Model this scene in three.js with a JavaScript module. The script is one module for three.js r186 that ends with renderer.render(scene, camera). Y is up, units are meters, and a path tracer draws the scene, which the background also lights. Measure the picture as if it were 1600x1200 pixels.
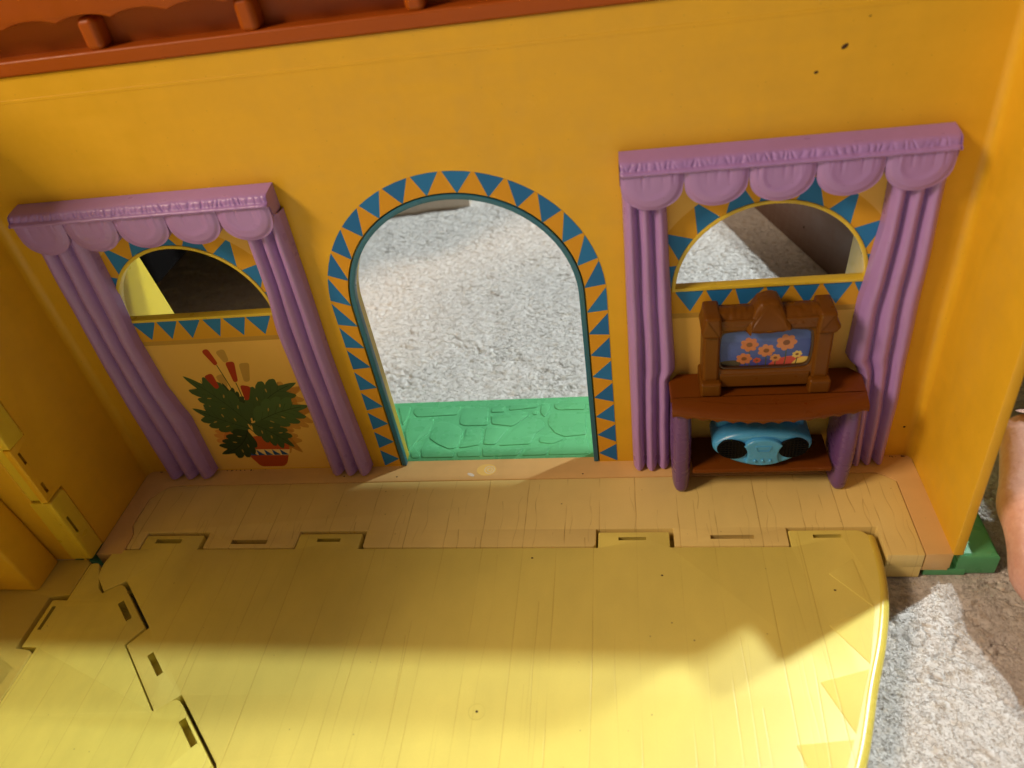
import * as THREE from 'three';
import { mergeGeometries, toCreasedNormals } from 'three/addons/utils/BufferGeometryUtils.js';
import { RoundedBoxGeometry } from 'three/addons/geometries/RoundedBoxGeometry.js';
import { ImprovedNoise } from 'three/addons/math/ImprovedNoise.js';
import { MarchingCubes } from 'three/addons/objects/MarchingCubes.js';

// ------------------------------------------------------------------ camera, light, exposure
const scene = new THREE.Scene();
const camera = new THREE.PerspectiveCamera(53.92, 4 / 3, 0.01, 12);
camera.position.set(0.05397, 0.20617, 0.20633);
camera.rotation.set(-0.66821, 0.20704, -0.16938, 'YXZ');
camera.focus = 0.275; camera.userData.fStop = 13;
const renderer = new THREE.WebGLRenderer({ antialias: true });
renderer.toneMapping = THREE.LinearToneMapping;
renderer.toneMappingExposure = 1;
renderer.shadowMap.enabled = true;
scene.background = new THREE.Color().setRGB(0.155, 0.122, 0.096);       // dim warm light of the rest of the room
const BULBS = [                                                          // two bulbs of a ceiling lamp behind the house, to the right
  { at: [1.36, 1.66, -0.78], cd: 7.4, r: 0.034 },
  { at: [1.10, 1.72, -0.635], cd: 10.0, r: 0.034 },
];
const BULB_COLOUR = new THREE.Color().setRGB(0.86, 0.97, 1.0);
const SOFT = { at: [-0.84, 0.92, 0.56], size: [0.28, 0.28], power: 47, colour: new THREE.Color().setRGB(1.0, 0.74, 0.52) };   // warm shaded lamp in front, to the left

// ------------------------------------------------------------------ helpers (all shapes in millimetres, stored in metres)
let seed = 7;
const rnd = () => { seed = (seed + 0x6d2b79f5) | 0; let t = Math.imul(seed ^ (seed >>> 15), 1 | seed); t = (t + Math.imul(t ^ (t >>> 7), 61 | t)) ^ t; return ((t ^ (t >>> 14)) >>> 0) / 4294967296; };
const perlin = new ImprovedNoise();
const noise = (x, y, z = 0) => perlin.noise(x + 57.3, y + 31.7, z + 11.9);
const fbm = (x, y, z = 0) => noise(x, y, z) * 0.55 + noise(x * 2.1, y * 2.1, z) * 0.28 + noise(x * 4.3, y * 4.3, z) * 0.17;
const lerp = (a, b, t) => a + (b - a) * t;
const clamp01 = (t) => Math.max(0, Math.min(1, t));
const smooth = (t) => { t = clamp01(t); return t * t * (3 - 2 * t); };
const gauss = (t) => Math.exp(-t * t);

const used = new Map();
function numbered(name) { const n = used.get(name) ?? 0; used.set(name, n + 1); return n ? name + '_' + String(n).padStart(3, '0') : name; }
const baseOf = new WeakMap();
function tag(o, label, category, group, kind) {
  if (label) o.userData.label = label;
  if (category) o.userData.category = category;
  if (group) o.userData.group = group;
  if (kind) o.userData.kind = kind;
  return o;
}
function thing(name, base, label, category, group) {
  const g = new THREE.Group(); g.name = numbered(name); g.position.set(base[0] / 1000, base[1] / 1000, base[2] / 1000);
  baseOf.set(g, base); scene.add(g); return tag(g, label, category, group);
}
// uv in units of 100 mm from the dominant axis of each triangle
function boxUV(g) {
  const p = g.attributes.position, uv = new Float32Array(p.count * 2), a = new THREE.Vector3(), b = new THREE.Vector3(), c = new THREE.Vector3(), n = new THREE.Vector3();
  for (let i = 0; i < p.count; i += 3) {
    a.fromBufferAttribute(p, i); b.fromBufferAttribute(p, i + 1); c.fromBufferAttribute(p, i + 2);
    n.copy(b).sub(a).cross(c.clone().sub(a)); const x = Math.abs(n.x), y = Math.abs(n.y), z = Math.abs(n.z);
    [a, b, c].forEach((v, k) => {
      const [s, t] = y >= x && y >= z ? [v.x, -v.z] : x >= z ? [v.z, v.y] : [v.x, v.y];
      uv[(i + k) * 2] = s / 100; uv[(i + k) * 2 + 1] = t / 100;
    });
  }
  g.setAttribute('uv', new THREE.BufferAttribute(uv, 2));
}
function prep(g, keepUV) {
  if (!g.attributes.normal) g.computeVertexNormals();
  const q = g.index ? g.toNonIndexed() : g.clone();
  for (const k of Object.keys(q.attributes)) if (!['position', 'normal', 'uv'].includes(k)) q.deleteAttribute(k);
  if (!keepUV || !q.attributes.uv) boxUV(q);
  q.morphAttributes = {}; return q;
}
function part(name, geos, mat, parent, { keepUV = false, label } = {}) {
  const list = (Array.isArray(geos) ? geos : [geos]).map((g) => prep(g, keepUV));
  const g = list.length > 1 ? mergeGeometries(list) : list[0], b = baseOf.get(parent) ?? [0, 0, 0];
  g.translate(-b[0], -b[1], -b[2]); g.scale(0.001, 0.001, 0.001);
  const m = new THREE.Mesh(g, mat); m.name = parent === scene ? numbered(name) : name; m.castShadow = m.receiveShadow = true;
  baseOf.set(m, b); parent.add(m); if (label) m.userData.label = label; return m;
}
// numbered names for parts inside one thing
const partCount = new WeakMap();
function piece(name, geos, mat, parent, o) {
  const c = partCount.get(parent) ?? partCount.set(parent, new Map()).get(parent), n = c.get(name) ?? 0; c.set(name, n + 1);
  return part(n ? name + '_' + String(n).padStart(3, '0') : name, geos, mat, parent, o);
}
function poly(pts, holes = []) {
  const s = new THREE.Shape(pts.map(([x, y]) => new THREE.Vector2(x, y)));
  for (const h of holes) s.holes.push(h instanceof THREE.Path ? h : new THREE.Path(h.map(([x, y]) => new THREE.Vector2(x, y))));
  return s;
}
function ext(shape, z0, z1, b = 0, seg = 2, curve = 24, crease = 0.6) {
  const g = new THREE.ExtrudeGeometry(shape, { depth: z1 - z0 - 2 * b, bevelEnabled: b > 0, bevelThickness: b, bevelSize: b, bevelOffset: -b, bevelSegments: seg, curveSegments: curve });
  g.translate(0, 0, z0 + b); return toCreasedNormals(g, crease);
}
// plate lying flat: points (x, z), from y0 to y1
function flat(pts, y0, y1, b = 0, holes = [], seg = 2, crease = 0.6) {
  const f = (l) => l.map(([x, z]) => [x, -z]);
  const g = ext(poly(f(pts), holes.map(f)), y0, y1, b, seg, 24, crease); g.rotateX(-Math.PI / 2); return g;
}
// plate standing across x: points (z, y), from x0 to x1
function side(pts, x0, x1, b = 0, holes = []) {
  const f = (l) => l.map(([z, y]) => [-z, y]);
  const g = ext(poly(f(pts), holes.map(f)), x0, x1, b); g.rotateY(Math.PI / 2); return g;
}
function box(x0, x1, y0, y1, z0, z1, r = 0, seg = 2) {
  const g = r > 0 ? new RoundedBoxGeometry(x1 - x0, y1 - y0, z1 - z0, seg, r) : new THREE.BoxGeometry(x1 - x0, y1 - y0, z1 - z0);
  g.translate((x0 + x1) / 2, (y0 + y1) / 2, (z0 + z1) / 2); return g;
}
function grid(nu, nv, f) {
  const pos = [], uv = [], idx = [];
  for (let j = 0; j <= nv; j++) for (let i = 0; i <= nu; i++) { pos.push(...f(i / nu, j / nv)); uv.push(i / nu, j / nv); }
  for (let j = 0; j < nv; j++) for (let i = 0; i < nu; i++) { const a = j * (nu + 1) + i, b = a + 1, c = a + nu + 1, d = c + 1; idx.push(a, b, d, a, d, c); }
  const g = new THREE.BufferGeometry(); g.setAttribute('position', new THREE.Float32BufferAttribute(pos, 3)); g.setAttribute('uv', new THREE.Float32BufferAttribute(uv, 2)); g.setIndex(idx); g.computeVertexNormals(); return g;
}
const rect = (x0, x1, y0, y1) => [[x0, y0], [x1, y0], [x1, y1], [x0, y1]];
function roundedPoly(pts, r, n = 5) {                                    // pts [x, y, radius?]
  const out = [];
  pts.forEach((p, i) => {
    const a = pts[(i + pts.length - 1) % pts.length], c = pts[(i + 1) % pts.length], rr = p[2] ?? r;
    const va = new THREE.Vector2(a[0] - p[0], a[1] - p[1]), vc = new THREE.Vector2(c[0] - p[0], c[1] - p[1]);
    const d = Math.min(rr, va.length() / 2, vc.length() / 2); if (d < 0.02) { out.push([p[0], p[1]]); return; }
    va.setLength(d); vc.setLength(d);
    for (let k = 0; k <= n; k++) { const t = k / n, q = (1 - t) * (1 - t), s = t * t; out.push([p[0] + va.x * q + vc.x * s, p[1] + va.y * q + vc.y * s]); }
  });
  return out;
}
const mirrorX = (pts) => pts.map(([x, ...r]) => [-x, ...r]).reverse();

// ------------------------------------------------------------------ textures
function dataTex(w, h, f, srgb, repeat = 1) {
  const d = new Uint8Array(w * h * 4);
  for (let j = 0; j < h; j++) for (let i = 0; i < w; i++) { const c = f(i / w, j / h), k = (j * w + i) * 4; d[k] = c[0]; d[k + 1] = c[1]; d[k + 2] = c[2]; d[k + 3] = 255; }
  const t = new THREE.DataTexture(d, w, h); t.wrapS = t.wrapT = THREE.RepeatWrapping; t.magFilter = t.minFilter = THREE.LinearFilter; t.repeat.set(repeat, repeat);
  if (srgb) t.colorSpace = THREE.SRGBColorSpace; t.needsUpdate = true; return t;
}
const tile = (f) => (u, v) => {                                          // makes a noise wrap round at the edges of its tile
  const a = f(u, v), b = f(u - 1, v), c = f(u, v - 1), d = f(u - 1, v - 1); return lerp(lerp(a, b, u), lerp(c, d, u), v);
};
const mott = tile((u, v) => fbm(u * 9, v * 9, 3)), orange = tile((u, v) => fbm(u * 60, v * 60, 5)), scuff = tile((u, v) => noise(u * 34, v * 5, 8) + noise(u * 4, v * 42, 2));
const TEX = {
  mottle: dataTex(512, 512, (u, v) => { const m = 243 + 15 * mott(u, v) + 3 * scuff(u, v) + 2 * orange(u, v) - (rnd() < 0.00025 ? 60 : 0); return [m, m - 1, m - 4]; }, true, 1),
  rough: dataTex(512, 512, (u, v) => { const r = 150 + 75 * mott(u, v) + 45 * scuff(u, v); return [r, r, r]; }),
  peel: dataTex(512, 512, (u, v) => { const r = 128 + 70 * orange(u, v) + 60 * mott(u, v); return [r, r, r]; }),
};
const lin = (r, g, b) => new THREE.Color().setRGB(r, g, b);
function plastic(c, o = {}) {
  return new THREE.MeshPhysicalMaterial({ color: lin(...c), roughness: 0.75, map: TEX.mottle, roughnessMap: TEX.rough, bumpMap: TEX.peel, bumpScale: 0.000012, ior: 1.5, ...o });
}
const M = {
  wall: plastic([0.82, 0.48, 0.024], { specularIntensity: 0.75, roughness: 0.7 }),
  outer: plastic([0.80, 0.60, 0.045], { roughness: 0.6 }),
  flesh: plastic([0.78, 0.50, 0.19]),
  panelPlain: plastic([0.62, 0.47, 0.09]),
  platePlain: plastic([0.76, 0.64, 0.13], { roughness: 0.55 }),
  rim: plastic([0.76, 0.62, 0.1], { roughness: 0.42 }),
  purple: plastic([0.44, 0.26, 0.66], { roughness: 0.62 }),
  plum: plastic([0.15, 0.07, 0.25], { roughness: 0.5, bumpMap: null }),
  orange: plastic([0.40, 0.085, 0.006], { roughness: 0.7, specularIntensity: 0.5 }),
  brown: plastic([0.165, 0.043, 0.004], { roughness: 0.6, specularIntensity: 0.4 }),
  tvBrown: plastic([0.15, 0.052, 0.004], { roughness: 0.6, specularIntensity: 0.4 }),
  darkBrown: plastic([0.06, 0.025, 0.01], { roughness: 0.6 }),
  teal: plastic([0.02, 0.16, 0.28], { roughness: 0.6 }),
  blue: plastic([0.08, 0.40, 0.80], { roughness: 0.5 }),
  green: plastic([0.11, 0.43, 0.19], { roughness: 0.5 }),
  black: plastic([0.006, 0.006, 0.007], { roughness: 0.8, specularIntensity: 0.15 }),
  dirt: new THREE.MeshStandardMaterial({ color: lin(0.05, 0.022, 0.01), roughness: 0.95 }),
  stain: new THREE.MeshStandardMaterial({ color: lin(0.83, 0.56, 0.15), roughness: 0.55 }),
  white: new THREE.MeshStandardMaterial({ color: lin(0.75, 0.68, 0.55), roughness: 0.6 }),
};
function canvas(w, h, draw) {
  const c = document.createElement('canvas'); c.width = w; c.height = h; const x = c.getContext('2d'); draw(x, w, h);
  const t = new THREE.CanvasTexture(c); t.colorSpace = THREE.SRGBColorSpace; return t;
}

// wood grain lines moulded into the floor: lines running along z, drawn over x0..x1, z0..z1 (mm)
function grainTextures(x0, x1, z0, z1, base, dark, strength) {
  const px = 2048 / Math.max(x1 - x0, z1 - z0), W = Math.round((x1 - x0) * px), H = Math.round((z1 - z0) * px), lines = [];
  let x = x0 - 5;
  while (x < x1 + 5) {
    lines.push({ x, a: 0.75 + 0.25 * rnd(), w: 0.28, wob: 0.25, s: 0, e: 1, gr: rnd() * 9 });
    const n = 2 + Math.floor(rnd() * 3), step = 11.5 + rnd() * 3.5;
    for (let k = 0; k < n; k++) { const s = rnd() * 0.75; lines.push({ x: x + step * (0.15 + 0.75 * rnd()), a: 0.3 + 0.5 * rnd(), w: 0.16 + 0.16 * rnd(), wob: 1.1, s, e: s + 0.15 + 0.6 * rnd(), gr: rnd() * 99 }); }
    x += step;
  }
  const run = (ctx, style) => {
    for (const l of lines) {
      const N = 60;
      for (let k = 0; k < N; k++) {
        const t0 = lerp(l.s, l.e, k / N), t1 = lerp(l.s, l.e, (k + 1) / N); if (t0 > 1) break;
        const f = (t) => (l.x - x0 + l.wob * 1.6 * noise(t * 4, l.gr)) * px, al = l.a * clamp01(0.55 + 1.3 * noise(t0 * 6, l.gr + 5));
        ctx.strokeStyle = style(al); ctx.lineWidth = l.w * px; ctx.beginPath(); ctx.moveTo(f(t0), t0 * H); ctx.lineTo(f(t1), t1 * H + 0.5); ctx.stroke();
      }
    }
  };
  const map = canvas(W, H, (c) => {
    c.fillStyle = base; c.fillRect(0, 0, W, H);
    const d = c.getImageData(0, 0, W, H), a = d.data;
    for (let j = 0; j < H; j++) for (let i = 0; i < W; i++) { const k = (j * W + i) * 4, m = 1 + 0.045 * fbm(i / 90, j / 160, 4) + 0.02 * (rnd() - 0.5); a[k] *= m; a[k + 1] *= m; a[k + 2] *= m * 0.99; }
    c.putImageData(d, 0, 0); run(c, (al) => `rgba(${dark},${(al * strength).toFixed(3)})`);
    for (let k = 0; k < 40; k++) { c.fillStyle = `rgba(60,35,10,${0.15 + 0.4 * rnd()})`; c.beginPath(); c.arc(rnd() * W, rnd() * H, (0.1 + 0.22 * rnd() * rnd()) * px, 0, 7); c.fill(); }
  });
  const bump = canvas(W, H, (c) => { c.fillStyle = '#b4b4b4'; c.fillRect(0, 0, W, H); run(c, (al) => `rgba(30,30,30,${al.toFixed(3)})`); });
  bump.colorSpace = THREE.NoColorSpace;
  return { map, bump, uv: (g) => { const p = g.attributes.position, u = g.attributes.uv; for (let i = 0; i < p.count; i++) u.setXY(i, (p.getX(i) - x0) / (x1 - x0), 1 - (p.getZ(i) - z0) / (z1 - z0)); return g; } };
}
const panelGrain = grainTextures(-145, 145, 5, 50, '#e4cc80', '110,70,20', 0.36);
const plateGrain = grainTextures(-150, 140, 30, 190, '#e2d26c', '140,98,20', 0.22);
const wingGrain = grainTextures(-170, -60, 40, 190, '#e0d064', '190,160,60', 0.5);
const grainMat = (g, rough) => new THREE.MeshPhysicalMaterial({ map: g.map, bumpMap: g.bump, bumpScale: 0.00012, roughness: rough, ior: 1.5 });
M.panel = grainMat(panelGrain, 0.5); M.plate = grainMat(plateGrain, 0.42); M.wingPlate = grainMat(wingGrain, 0.45);
function grained(geos, gr) { return geos.map((g) => { const q = prep(g); return gr.uv(q); }); }

// ------------------------------------------------------------------ carpet
const CARPET_Y = -12;
const carpetH = (x, z) => {                                              // height of the pile over the backing: soft lumps, fine curls, a few parted creases
  const crease = gauss(noise(x / 10 + 0.4 * noise(x / 3, z / 3, 8), z / 6.5, 21) / 0.06) * clamp01(noise(x / 17, z / 17, 33) * 3 + 0.15);
  return 0.7 * noise(x / 9, z / 9, 1) + 0.3 * noise(x / 3.4, z / 3.4, 9) + 0.2 * (0.45 - Math.abs(noise(x / 1.5 + 0.6 * noise(x / 2.2, z / 2.2, 40), z / 1.5, 17))) + 0.17 * noise(x / 0.85, z / 0.85, 27) - 1.1 * crease;
};
function carpetTuft() {                                                  // a pinch of short curled yarn ends lying on the pile
  const g = [];
  for (let k = 0; k < 9; k++) {
    const a = rnd() * 6.28, r = 0.8 * Math.sqrt(rnd()), b = rnd() * 6.28, l = 0.4 + 0.7 * rnd(), top = 0.08 + 0.2 * rnd();
    const c = new THREE.QuadraticBezierCurve3(new THREE.Vector3(r * Math.cos(a), -0.35, r * Math.sin(a)), new THREE.Vector3(r * Math.cos(a) + l * 0.4 * Math.cos(b), top * 1.7, r * Math.sin(a) + l * 0.4 * Math.sin(b)), new THREE.Vector3(r * Math.cos(a) + l * Math.cos(b), top * 0.4, r * Math.sin(a) + l * Math.sin(b)));
    g.push(prep(new THREE.TubeGeometry(c, 4, 0.05 + 0.035 * rnd(), 3, false)));
  }
  const m = mergeGeometries(g); m.scale(0.001, 0.001, 0.001); return m;
}
{
  const carpet = new THREE.Group(); carpet.name = 'carpet'; carpet.userData.kind = 'structure'; scene.add(carpet); baseOf.set(carpet, [0, 0, 0]);
  const tone = (x, z) => { const t = 0.97 + 0.07 * fbm(x / 5, z / 5, 7) + 0.07 * noise(x / 1.1, z / 1.1, 3), warm = 0.01 + 0.08 * clamp01(fbm(x / 2.6, z / 2.6, 14) * 4 - 0.4), d = 1 - 1.5 * warm; return [0.65 * t * d, (0.62 - warm * 0.5) * t * d, (0.585 - warm * 1.1) * t * d]; };
  const backing = grid(2, 2, (u, v) => [lerp(-3000, 3000, u), CARPET_Y - 4, lerp(2500, -3500, v)]);
  part('carpet_backing', backing, new THREE.MeshStandardMaterial({ color: lin(0.76, 0.72, 0.66), roughness: 1 }), carpet);
  const pileMat = new THREE.MeshStandardMaterial({ color: 0xffffff, vertexColors: true, roughness: 1 });
  const sheet = (name, x0, x1, z0, z1, step) => {
    const nu = Math.round((x1 - x0) / step), nv = Math.round((z1 - z0) / step), pos = new Float32Array((nu + 1) * (nv + 1) * 3), col = new Float32Array(pos.length), idx = new Uint32Array(nu * nv * 6);
    for (let j = 0, k = 0; j <= nv; j++) for (let i = 0; i <= nu; i++, k += 3) {
      const x = lerp(x0, x1, i / nu), z = lerp(z0, z1, j / nv), far = Math.min(x - x0, x1 - x, z - z0, z1 - z);
      pos[k] = x / 1000; pos[k + 1] = (CARPET_Y - 0.3 + carpetH(x, z) - 2.6 * (1 - smooth(far / 6))) / 1000; pos[k + 2] = z / 1000; col.set(tone(x, z), k);
    }
    for (let j = 0, k = 0; j < nv; j++) for (let i = 0; i < nu; i++) { const a = j * (nu + 1) + i, b = a + 1, c = a + nu + 1, d = c + 1; idx.set([a, c, d, a, d, b], k); k += 6; }
    const g = new THREE.BufferGeometry(); g.setAttribute('position', new THREE.BufferAttribute(pos, 3)); g.setAttribute('color', new THREE.BufferAttribute(col, 3)); g.setIndex(new THREE.BufferAttribute(idx, 1)); g.computeVertexNormals();
    const m = new THREE.Mesh(g, pileMat); m.name = name; m.castShadow = m.receiveShadow = true; carpet.add(m);
  };
  sheet('carpet_surface', -330, 260, -330, -36, 0.62); sheet('carpet_surface_001', 66, 282, -36, 170, 0.4);
  const spots = [], add = (x0, x1, z0, z1, s) => { for (let z = z0; z < z1; z += s) for (let x = x0; x < x1; x += s) { const px = x + (rnd() - 0.5) * s, pz = z + (rnd() - 0.5) * s; if (!(px > -148 && px < 148 && pz > -34 && pz < 40)) spots.push([px, pz]); } };
  add(-325, 255, -325, -38, 1.4); add(150, 278, -36, 40, 1.05); add(72, 278, 41, 166, 1.05);
  const im = new THREE.InstancedMesh(carpetTuft(), new THREE.MeshStandardMaterial({ color: 0xffffff, roughness: 1 }), spots.length), o = new THREE.Object3D(), c = new THREE.Color();
  spots.forEach(([x, z], i) => {
    o.position.set(x / 1000, (CARPET_Y - 0.3 + carpetH(x, z)) / 1000, z / 1000); o.rotation.set(0, rnd() * 6.28, 0); const s = 0.85 + 0.4 * rnd(); o.scale.set(s, s, s); o.updateMatrix(); im.setMatrixAt(i, o.matrix);
    const [r, g, b] = tone(x, z), t = 1.0 + 0.12 * (rnd() - 0.5); im.setColorAt(i, c.setRGB(r * t, g * t, b * t));
  });
  im.name = 'carpet_pile'; im.castShadow = im.receiveShadow = true; carpet.add(im); im.userData.kind = 'stuff';
}

// ------------------------------------------------------------------ the doll house
const C = 95.4, DX = 0;                                                  // window centre, door centre
const house = thing('doll_house', [0, -12, 0], 'yellow and orange plastic doll house standing open on the carpet, seen from inside', 'doll house');
const arch = (hw, top, y0 = 0, cx = 0, n = 40) => {                      // door outline
  const spring = top - hw * 0.985, out = [[cx + hw, y0]];
  for (let k = 0; k <= n; k++) { const a = Math.PI * k / n; out.push([cx + hw * Math.cos(a), spring + (top - spring) * Math.sin(a)]); }
  out.push([cx - hw, y0]); return out;
};
const lunette = (cx, r, y0, n = 32) => { const out = []; for (let k = 0; k <= n; k++) { const a = Math.PI * k / n; out.push([cx + r * Math.cos(a), y0 + r * Math.sin(a)]); } return out; };
const lunetteCut = (cx, r, yc, y0, n = 32) => { const a0 = Math.asin((y0 - yc) / r), out = []; for (let k = 0; k <= n; k++) { const a = lerp(a0, Math.PI - a0, k / n); out.push([cx + r * Math.cos(a), yc + r * Math.sin(a)]); } return out; };
{
  // back wall with its openings
  const wallShape = poly([[-150, -0.5], [-39.4, -0.5], ...arch(39.4, 113.7, -0.5).reverse().slice(1, -1), [39.4, -0.5], [150, -0.5], [150, 159.3], [-150, 159.3]], [lunette(-C, 28.6, 74.9), lunette(C, 28.6, 74.9)]);
  const wg = [ext(wallShape, -2.4, 0, 0, 1, 24, 0.3)];
  wg.push(box(-150, 150, 152.2, 153.2, -0.4, 0.09, 0.08, 2));             // faint moulding line near the top
  const wall = part('back_wall', wg, M.wall, house);
  // lips round the two windows
  for (const cx of [-C, C]) {
    const lip = (ro, ri, y0, y1, z0, z1) => ext(poly(lunette(cx, ro, y0), [lunetteCut(cx, ri, y0, y1)]), z0, z1, 0.25, 2, 24, 0.5);
    piece('window_lip', lip(29.1, 27.9, 74.5, 75.7, -2.9, 0.5), M.outer, wall);
  }
  // specks of dirt on the wall
  for (const [x, y, r, s, a] of [[108.8, 143.7, 0.95, 0.55, 0.6], [102.6, 138, 0.55, 0.7, 0.3], [145.7, 13.6, 0.45, 1, 0], [57.1, 58.7, 0.3, 1, 0], [113.8, 150.2, 0.3, 0.6, 0.4]]) {
    const g = new THREE.SphereGeometry(r, 10, 6); g.scale(1, s, 0.16); g.rotateZ(a); g.translate(x, y, 0.03); piece('dirt_speck', g, M.dirt, wall);
  }
  // door frame: teal ring set a little inside the opening, yellow jamb behind
  const ring = (ro, to, ri, ti, y0, z0, z1, b) => ext(poly([...arch(ro, to, y0), ...arch(ri, ti, y0).reverse()]), z0, z1, b, 2, 24, 0.4);
  part('door_frame', ring(38.9, 113.2, 37.2, 111.5, 0.2, -2.5, 0.1, 0.2), M.teal, house);
  part('door_jamb', [ring(42, 116, 37.6, 111.9, 0.1, -6.6, -2.52, 0)], M.outer, house);
  // side walls with rounded inner corners
  const fillet = (s, r) => {                                             // concave corner between back wall and side wall
    const p = []; for (let k = 0; k <= 8; k++) { const a = Math.PI / 2 * k / 8; p.push([s * (150 - r + r * Math.sin(a)), r - r * Math.cos(a)]); } p.push([s * 150.2, r + 0.0], [s * 150.2, -0.2], [s * (150 - r), -0.2]);
    return flat(s > 0 ? p.reverse() : p, 0.05, 159, 0, [], 1, 0.6);
  };
  const rightWall = part('side_wall', [side([[-40, -9], [-2.6, -9], [-2.6, -0.3], [44.5, -0.3], [43.8, 20], [40.9, 101], [24, 112], [23, 137], [12, 159.3], [-40, 159.3]], 150, 153.2, 0.5), fillet(1, 3)], M.wall, house, { label: 'right side wall of the doll house, lit edge towards the front' });
  void rightWall;
  // left wall: hinge knuckles along its front edge
  const K = [[0.5, 32], [57, 82], [107, 132]], edge = [[-2, -0.3], [38, -0.3]];
  for (const [a, b] of K) edge.push([38, a], [38, b], [46.2, b], [46.2, b + 25]);
  edge.push([46.2, 159.3], [-2, 159.3]);
  const slots = []; for (const b of [32, 82]) slots.push(rect(42.7, 44.9, b + 2.5, b + 8), rect(43, 45, b + 16.5, b + 22.5));
  const leftWall = part('side_wall_001', [side(edge, -153, -150, 0.5, slots), fillet(-1, 3)], M.wall, house, { label: 'left side wall of the doll house with hinge knuckles along its front edge' });
  piece('hinge_backing', box(-153.2, -152.4, -1, 158, 39, 46), M.outer, leftWall);
  // the house goes on behind the wall: return walls beside the windows, eave, outer sill
  for (const s of [-1, 1]) piece('return_wall', side([[-2.6, -3], [-39, -3], [-17, 155], [-2.6, 155]], s > 0 ? 127 : -129.4, s > 0 ? 129.4 : -127, 0.4), M.outer, house);
  part('eave', [flat([[-165, -50], [50, -50], [50, -64.5], [187, -64.5], [187, -2.7], [-165, -2.7]], 155.2, 158.6, 0.6)], M.orange, house);
  // floor moulding round the panel
  const groove = 0.28, PX = 142, P0 = 8.6;
  const flo = flat(roundedPoly([[-150, -2.6, 0], [150, -2.6, 0], [150.4, 44.5, 0.3], [PX + groove, 44.5, 0.3], [PX + groove, P0 + 4, 0], [PX - 5, P0 - groove, 3], [-PX + 5, P0 - groove, 4], [-PX - groove, P0 + 7, 0], [-PX - groove, 29.5, 0], [-139.6, 33.6, 2], [-139.2, 43.2, 0.5], [-150, 43.2, 0]], 0.2), -7, 0, 0.18);
  const threshold = part('floor_moulding', [flo, box(141.8, 150.2, -8.6, -6.9, 3, 43.9)], M.flesh, house, { label: 'pale border of the floor with the doorway threshold' });
  // marks on the threshold
  const disc = (x, z, r, rx = 1) => { const g = new THREE.CylinderGeometry(r, r, 0.07, 28); g.scale(rx, 1, 1); g.translate(x, 0.02, z); return g; };
  const ringGeo = (x, z, r) => { const g = new THREE.TorusGeometry(r, 0.14, 6, 32); g.rotateX(Math.PI / 2); g.scale(1, 0.3, 1); g.translate(x, 0.05, z); return g; };
  piece('glue_mark', [disc(-4.4, 3.2, 3.1, 1.25)], M.stain, threshold); piece('glue_ring', [ringGeo(-3.2, 3.2, 1.9), ringGeo(-3.1, 3.2, 0.9)], M.white, threshold);
  { const g = new THREE.SphereGeometry(1.4, 10, 6); g.scale(1.2, 0.05, 0.55); g.rotateY(-0.5); g.translate(-10.3, 0.02, 5.6); piece('white_smear', g, M.white, threshold); }
  for (let k = 0; k < 34; k++) {                                         // crumbs caught along the foot of the wall
    const near = k % 3, x = near === 0 ? -146 + 12 * rnd() : near === 1 ? -118 + 42 * rnd() * rnd() : 140 + 8 * rnd(), r = 0.1 + 0.2 * rnd();
    const g = new THREE.IcosahedronGeometry(r, 0); g.scale(1.5, 0.7, 1); g.rotateY(rnd() * 6); g.translate(x, 0.08, 0.35 + 0.5 * rnd() * rnd() + (near === 2 ? 0.4 : 0)); piece('dirt_crumb', g, M.dirt, threshold);
  }
  for (const [x, z] of [[-62, 5.2], [33, 6.4], [-128, 1.9], [-40, 6]]) { const g = new THREE.IcosahedronGeometry(0.3, 1); g.scale(1.2, 0.5, 0.8); g.translate(x, 0.1, z); piece('dirt_crumb', g, M.dirt, threshold); }
  // inset floor panel with recesses for the hinge tabs
  const outline = [[-PX + 5, P0, 4], [PX - 5, P0, 3], [PX, P0 + 4, 0.4], [PX, 44.7, 0.4], [130.8, 44.7, 0.4], [130.5, 33, 0.3], [101.7, 33, 0.3], [101.7, 40.6, 0.3], [64.8, 40.6, 0.6], [64.8, 33, 0.3], [38.4, 33, 0.3], [38.4, 40.6, 1.6], [-45.2, 40.6, 1.2], [-45.2, 33, 0.3], [-71.2, 33, 0.3], [-71.2, 40.6, 0.4], [-107.6, 40.6, 0.8], [-107.6, 33, 0.3], [-133.6, 33, 0.3], [-133.6, 40.6, 0.2], [-139, 40.6, 0.3], [-139.3, 33.9, 2], [-PX, 29.5, 0], [-PX, P0 + 7, 0]];
  const slotP = [[-97.3, -82.6, 36.6, 39], [76.6, 91.2, 35.9, 37.9]].map((r) => rect(...r));
  const pan = flat(roundedPoly(outline, 0.3, 4), -6, -0.1, 0.22, slotP);
  part('floor_panel', grained([pan, box(130.9, 141.9, -11.5, -5.8, 35, 44.4)], panelGrain), M.panel, house, { keepUV: true });
  part('floor_underside', [box(-149, 141, -9, -6.2, -2, 40)], M.panelPlain, house);

  // front plate: hinged to the panel, seam at 45 degrees to the left plate
  const rimPts = [[129.3, 37], [129.2, 46], [127.5, 59], [122.8, 74.5], [116.9, 89], [108.3, 111], [95, 135], [74, 158], [46, 174], [14, 181]];
  const rimCurve = new THREE.CatmullRomCurve3(rimPts.map(([x, z]) => new THREE.Vector3(x - 2.3, -2.5, z - 0.6)));
  const rimIn = rimCurve.getPoints(60).map((p) => [p.x, p.z]);
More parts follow.
